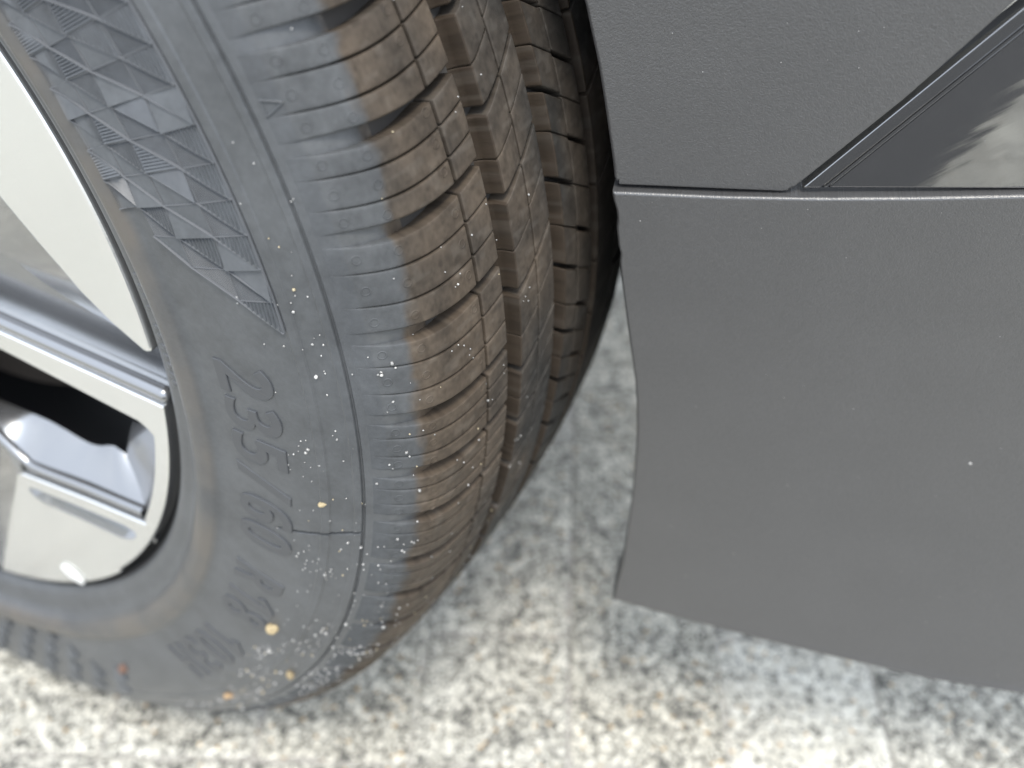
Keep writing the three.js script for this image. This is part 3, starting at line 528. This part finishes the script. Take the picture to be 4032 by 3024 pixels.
// upper panel, cut off on the right by the diagonal of the black trim
const leftU = [[0.4100, 0.3719], [0.4191, 0.3709], [0.4313, 0.3690], [0.4448, 0.3669], [0.4578, 0.3646], [0.4685, 0.3621], [0.4789, 0.3599], [0.56, 0.332], [0.64, 0.288], [0.72, 0.215]];
const diagU = [[0.4113, 0.4362], [0.4262, 0.4493], [0.4480, 0.4683], [0.4672, 0.4835], [0.4824, 0.4951], [0.72, 0.69]];
const upper = put(car, 'upper_cladding', (() => {
  const NU = 40, NV = 46; const E = (r, ret) => { const a = [[0, ret]]; for (let k = 0; k <= 6; k++) { const t = k / 6 * Math.PI / 2; a.push([r * (1 - Math.cos(t)), r * (1 - Math.sin(t))]); } return a; };
  const L = E(0.0016, 0.014), Dg = E(0.0009, 0.010).reverse(), B = E(0.0008, 0.012);
  const cu = [...L.map((q) => ({ e: q, s: 0 })), ...Array.from({ length: NU - 1 }, (_, k) => ({ t: (k + 1) / NU })), ...Dg.map((q) => ({ e: q, s: 1 }))];
  const cv = [...B.map((q) => ({ e: q })), ...Array.from({ length: NV }, (_, k) => ({ t: (k + 1) / NV }))];
  return grid(cu.length, cv.length, (i, j) => {
    const a = cu[i], b = cv[j], t = b.e ? 0 : b.t, yy = lerp(0.4100, 0.70, t * t * 0.6 + t * 0.4);
    const xl = interp(leftU, yy), xr = interp(diagU, yy), u = a.e ? a.s : a.t; let x = lerp(xl, xr, u), dz = 0;
    let y = yy + (b.e ? lerp(0.0, 0.0013, clamp((x - 0.3719) / 0.064)) : 0.0013 * clamp((x - 0.3719) / 0.064) * (1 - t));
    // rounded lower corners
    const cl = 0.0018; if (b.e && x - xl < cl) y += cl * (1 - Math.sqrt(Math.max(0, 1 - (1 - (x - xl) / cl) ** 2))) * 0.9;
    if (b.e && xr - x < 0.004) y += 0.0012 * (1 - (xr - x) / 0.004) ** 2;
    if (a.e) { x += a.s ? -a.e[0] : a.e[0]; dz = a.e[1]; }
    if (b.e) { y += b.e[0]; dz = Math.max(dz, b.e[1]); }
    return [x, y, ZU - dz - 0.25 * Math.max(0, yy - 0.52) ** 2];
  });
})(), mClad);
upper.userData.label = 'upper dark grey textured plastic cladding panel above the seam';

// gloss black trim wedge: raised rim band, two fine grooves, dusty flat field
const dg = new THREE.Vector2(0.4978 - 0.4389, 0.4813 - 0.4127).normalize(), sd = new THREE.Vector2(0.5143 - 0.4390, 0.4166 - 0.4119).normalize();
const TS = 0.17, tx0 = 0.43, ty0 = 0.405;
const trimBump = dataTex(1024, 1024, (i, j) => { // fine wiping scratches and a slight moulded waviness
  const x = i / 1024 * TS, y = j / 1024 * TS, u = x * 0.81 + y * 0.58, v = -x * 0.58 + y * 0.81, wv = v + 0.0012 * (vn(u * 70, v * 90, 81) - 0.5);
  const q = 0.55 * vn(u * 110, wv * 380, 82) + 0.05 * vn(u * 60, wv * 2400, 83) + 0.33 * vn(x * 120, y * 120, 84); return [q, q, q];
}, { repeat: false });
const mTrim = new THREE.MeshPhysicalMaterial({ color: new THREE.Color().setRGB(0.30, 0.30, 0.30), metalness: 0.92, roughness: 0.05, bumpMap: trimBump, bumpScale: 0.000025 });
const trim = put(car, 'gloss_trim', (() => {
  const q = [[0, -0.008], [0, -0.0006], [0.0002, -0.0002], [0.0005, 0], [0.0043, 0], [0.0045, -0.0012], [0.0052, -0.0012], [0.0053, -0.0003], [0.0060, -0.0003], [0.0062, -0.0012], [0.0068, -0.0012], [0.0069, -0.0004], [0.0085, -0.0004], [0.02, -0.0004], [0.05, -0.0004], [0.12, -0.0004], [0.25, -0.0004]];
  const sinA = Math.abs(dg.x * sd.y - dg.y * sd.x), ts = [0, 0, 0.0006, 0.0012, 0.005, 0.02, 0.06, 0.1, 0.16, 0.3];
  const g = grid(q.length, ts.length, (i, j) => {
    const t = ts[j], o = q[i][0] / sinA; const x = 0.4394 + sd.x * o + dg.x * t, y = 0.4127 + sd.y * o + dg.y * t;
    const d = j === 0 ? 0.009 : j === 1 ? 0.0008 : j === 2 ? 0.0002 : 0;
    return [x, y, ZU - 0.0004 + Math.min(q[i][1], q[i][1]) - d];
  }, (i, j, p) => [(p[0] - tx0) / TS, (p[1] - ty0) / TS]);
  const f = g.toNonIndexed(); f.computeVertexNormals(); return f;
})(), mTrim);
trim.userData.label = 'dark mirror gloss trim wedge reflecting the pavement';

// ------ the rest of the car, outside the frame: it shades the ground and the wheel well
const mBody = new THREE.MeshPhysicalMaterial({ color: new THREE.Color().setRGB(0.06, 0.062, 0.066), roughness: 0.35, clearcoat: 1, clearcoatRoughness: 0.05 });
{
  const s = new THREE.Shape(); s.moveTo(-1.1, 0.22); s.lineTo(-0.405, 0.22);
  for (let k = 0; k <= 24; k++) { const a = Math.PI - 0.36 - k / 24 * (Math.PI - 0.36 - 1.05); s.lineTo(0.43 * Math.cos(a), 0.40 + 0.43 * Math.sin(a)); }
  s.lineTo(0.24, 0.735); s.lineTo(0.7, 0.735); s.lineTo(1.0, 0.70); s.lineTo(0.96, 0.90); s.lineTo(0.5, 1.00); s.lineTo(-0.5, 1.08); s.lineTo(-1.1, 1.10); s.closePath();
  const g = new THREE.ExtrudeGeometry(s, { depth: 0.003, bevelEnabled: true, bevelThickness: 0.002, bevelSize: 0.002, bevelSegments: 2 }); g.translate(0, 0, 0.092);
  put(car, 'front_wing', g, mBody);
  const b = new RoundedBoxGeometry(2.1, 0.04, 1.6, 3, 0.015); b.translate(-0.08, 1.02, -0.71); put(car, 'bonnet', b, mBody);
  const u2 = new THREE.BoxGeometry(0.62, 0.02, 1.6); u2.translate(-0.76, 0.21, -0.71); put(car, 'floor_pan', u2, mBlack);
  const l = new THREE.CylinderGeometry(0.44, 0.44, 0.36, 48, 1, true, 0, Math.PI * 2); // wheel arch liner, open below
  const lp = []; const lg = grid(40, 2, (i, j) => { const a = R(lerp(-24, 204, i / 39)); return [0.425 * Math.cos(a), 0.40 + 0.425 * Math.sin(a), j ? 0.09 : -0.28]; });
  const back = grid(2, 2, (i, j) => [i ? 0.43 : -0.43, j ? 0.9 : 0.22, -0.28]);
  put(car, 'arch_liner', joined([lg, back]), mBlack);
}

// ---------------------------------------------------------------- grit on the tyre and the panels
function wheelToWorld(p) { const c = Math.cos(STEER), s = Math.sin(STEER); return [p[0] * c + p[2] * s, p[1] + YC, -p[0] * s + p[2] * c]; }
{
  const g = mergeVertices(new THREE.IcosahedronGeometry(1, 1)); const p = g.attributes.position;
  for (let i = 0; i < p.count; i++) { const k = 0.8 + 0.4 * hash(i, 1, 2); p.setXYZ(i, p.getX(i) * k, p.getY(i) * k, p.getZ(i) * k); } g.computeVertexNormals();
  const m = new THREE.MeshPhysicalMaterial({ color: new THREE.Color().setRGB(0.46, 0.45, 0.43), roughness: 0.2, clearcoat: 1, clearcoatRoughness: 0.1 });
  const R3 = rng(77), gauss = () => (R3() + R3() + R3() + R3() - 2) * 0.9, list = [];
  const add = (th, s, size, k = 1) => { const q = atS(s); if (Math.abs(q.z) < 0.118) { const P = wheelToWorld(surf(th, s, size * 0.2)); list.push([P, size, k]); } };
  // clusters seen on the tyre: [angle, radius or tread z, how many, spread in degrees, spread in mm]
  for (const [th, r, n, st, sr] of [[18.5, 0.308, 6, 0.5, 3], [17.2, 0.314, 9, 0.6, 5], [12.4, 0.327, 5, 0.5, 5], [8, 0.314, 8, 0.9, 5], [9, 0.329, 7, 0.9, 4], [5.2, 0.328, 7, 0.8, 5], [3, 0.333, 8, 1.2, 5], [-1.8, 0.331, 5, 1, 4], [-3.9, 0.315, 12, 0.9, 4], [-4.8, 0.322, 7, 0.6, 3], [-12, 0.333, 8, 1.5, 5], [-15.8, 0.318, 22, 1.1, 4.5], [-16.6, 0.327, 14, 0.8, 3], [-25.5, 0.330, 20, 1.4, 4], [-29.6, 0.328, 24, 1.2, 5], [-33.4, 0.317, 26, 1.4, 4], [-38.6, 0.324, 40, 2.2, 6], [-44, 0.332, 46, 2.6, 6], [-49, 0.334, 40, 3, 6], [-55, 0.333, 30, 3, 6]])
    for (let k = 0; k < n * (th < -20 ? 1 : 0.6); k++) add(th + gauss() * st * 1.5, sOfR(r + gauss() * sr * 0.0015), 0.00024 + 0.00050 * R3() ** 3 + 0.00006);
  for (const [th, z, n, st, sz] of [[6.5, 0.070, 4, 0.8, 4], [3.5, 0.103, 9, 0.7, 3], [2.4, 0.072, 5, 1, 6], [0.5, 0.103, 5, 1, 5], [1.5, 0.032, 5, 0.9, 3], [-2.5, 0.1, 8, 1, 5], [-6, 0.1035, 8, 1.5, 5], [-11.5, 0.105, 16, 1.5, 4], [-15.5, 0.104, 14, 1.6, 5], [-19, 0.103, 14, 1.5, 5], [-22.5, 0.102, 14, 1.5, 5], [-27.5, 0.104, 44, 0.8, 4], [-33, 0.106, 30, 2, 4], [-37, 0.104, 30, 2, 4], [-8, 0.07, 8, 3, 12]])
    for (let k = 0; k < n * (th < -20 ? 1 : 0.6); k++) add(th + gauss() * st * 1.5, sOfZ(Math.min(0.1095, z + gauss() * sz * 0.0016)), 0.00024 + 0.00050 * R3() ** 3 + 0.00006);
  for (let k = 0; k < 320; k++) { const th = lerp(26, -50, Math.sqrt(R3())), s = R3() < 0.45 ? sOfR(0.31 + 0.03 * R3()) : sOfZ(0.108 - 0.085 * R3()); add(th, s, 0.00022 + 0.00030 * R3() * R3()); }
  const im = new THREE.InstancedMesh(g, m, list.length), M = new THREE.Matrix4(), Q = new THREE.Quaternion(), E2 = new THREE.Euler();
  list.forEach(([P, s, k], i) => { Q.setFromEuler(E2.set(R3() * 6, R3() * 6, R3() * 6)); M.compose(new THREE.Vector3(...P), Q, new THREE.Vector3(s * (0.8 + 0.4 * R3()), s * 0.85, s)); im.setMatrixAt(i, M); const t = R3(); im.setColorAt(i, t < 0.1 ? new THREE.Color(0.95, 0.82, 0.55) : new THREE.Color().setScalar(0.45 + 0.65 * R3())); });
  im.name = 'sand_grains'; im.castShadow = true; im.receiveShadow = true;
  Object.assign(im.userData, { kind: 'stuff', label: 'glinting white sand grains scattered over the tyre sidewall and tread', category: 'sand' }); scene.add(im);

  const spots = [[0.4264, 0.4600], [0.4008, 0.4555], [0.4496, 0.4716], [0.4517, 0.4592], [0.4119, 0.4313], [0.4424, 0.4063], [0.5234, 0.2936], [0.4448, 0.3179], [0.4523, 0.2701], [0.4337, 0.2240], [0.4170, 0.2030], [0.4033, 0.2356], [0.4045, 0.2350], [0.5263, 0.2180], [0.5595, 0.1786], [0.4096, 0.3084], [0.3821, 0.3969], [0.5233, 0.2018], [0.5078, 0.2292], [0.4254, 0.2871], [0.4731, 0.3155], [0.4127, 0.2036]];
  const pl = spots.map(([x, y], k) => [x, y, k === 6 ? 0.00075 : 0.00010 + 0.00018 * R3()]);
  for (let k = 0; k < 50; k++) pl.push([lerp(0.385, 0.57, R3()), lerp(0.18, 0.475, R3()), 0.00009 + 0.00009 * R3()]);
  for (let k = 0; k < 60; k++) { const x = lerp(0.374, 0.54, R3()); pl.push([x, interp(topL, x) - 0.0004, 0.00011 + 0.0001 * R3(), 0.0012]); }
  const im2 = new THREE.InstancedMesh(g, m, pl.length);
  pl.forEach(([x, y, s, back], i) => { const onU = y > interp(topL, x) - 0.0001, inTrim = onU && x > interp(diagU, y); M.compose(new THREE.Vector3(x, y, (onU ? ZU : zLow(x, y)) - (back || 0) - (inTrim ? 0.0006 : 0)), new THREE.Quaternion(), new THREE.Vector3(s, s, s * 0.7)); im2.setMatrixAt(i, M); im2.setColorAt(i, new THREE.Color().setScalar(0.55 + 0.4 * R3())); });
  im2.name = 'dust_specks'; im2.castShadow = true; im2.receiveShadow = true;
  Object.assign(im2.userData, { kind: 'stuff', label: 'tiny pale dust specks on the dark grey plastic panels', category: 'dust' }); scene.add(im2);

  // larger grains, each a thing
  const grain = (name, th, s, size, col, label, cat) => {
    const q = mergeVertices(new THREE.IcosahedronGeometry(1, 2)), pp = q.attributes.position, sd2 = Math.round(th * 7);
    for (let i = 0; i < pp.count; i++) { const k = 0.6 + 0.8 * vn(pp.getX(i) * 1.6 + 5, pp.getY(i) * 1.4 + pp.getZ(i) + 9, sd2 & 255); pp.setXYZ(i, pp.getX(i) * k * size[0], pp.getY(i) * k * size[1], pp.getZ(i) * k * size[2]); } q.computeVertexNormals();
    const o = put(scene, name, q, new THREE.MeshPhysicalMaterial({ color: new THREE.Color().setRGB(...col), roughness: 0.55, bumpMap: graniteBump, bumpScale: 0.0002 }), { label, category: cat, group: 'small stones stuck on the tyre' });
    o.position.set(...wheelToWorld(surf(th, s, size[2] * 0.45))); o.rotation.y = 0.4;
  };
  grain('small_stone', -28.2, sOfR(0.3125), [0.0028, 0.0026, 0.0020], [0.48, 0.38, 0.22], 'biggest yellowish grain, right beside the raised lettering low on the tyre', 'stone');
  grain('small_stone', -35.2, sOfR(0.333), [0.0019, 0.0026, 0.0016], [0.36, 0.28, 0.16], 'ochre grain between the yellowish and the orange grain near the tyre foot', 'stone');
  grain('small_stone', -47.16, sOfR(0.3275), [0.0027, 0.0018, 0.0016], [0.46, 0.31, 0.17], 'orange tan grain lowest on the tyre, just above the pavement', 'stone');
  grain('small_stone', -8.48, sOfR(0.3235), [0.0016, 0.0010, 0.0009], [0.52, 0.42, 0.25], 'lone small tan grain above the short dark line on the sidewall', 'stone');
  {
    const q = mergeVertices(new THREE.IcosahedronGeometry(1, 2)), pp = q.attributes.position;
    for (let i = 0; i < pp.count; i++) { const k = 0.85 + 0.3 * vn(pp.getX(i) * 2 + 4, pp.getY(i) * 2 + 7, 33); pp.setXYZ(i, pp.getX(i) * k * 0.0085, pp.getY(i) * k * 0.0048, pp.getZ(i) * 0.0011); } q.computeVertexNormals();
    const o = put(scene, 'white_oval', q, new THREE.MeshStandardMaterial({ color: new THREE.Color().setRGB(0.82, 0.82, 0.78), roughness: 0.6 }), { label: 'thin white oval lying on the lower rim face near its edge', category: 'white_spot' });  // flat white oval laid on the rim face
    o.position.set(...wheelToWorld([0.1185, -0.2010, 0.1088])); o.rotation.set(0, STEER, R(-34));
  }
  grain('brick_chip', -60.9, sOfR(0.298), [0.0036, 0.0042, 0.0014], [0.19, 0.11, 0.08], 'rust red flat chip on the shaded bottom left of the sidewall', 'chip');
}

scene.updateMatrixWorld(true);
renderer.render(scene, camera);
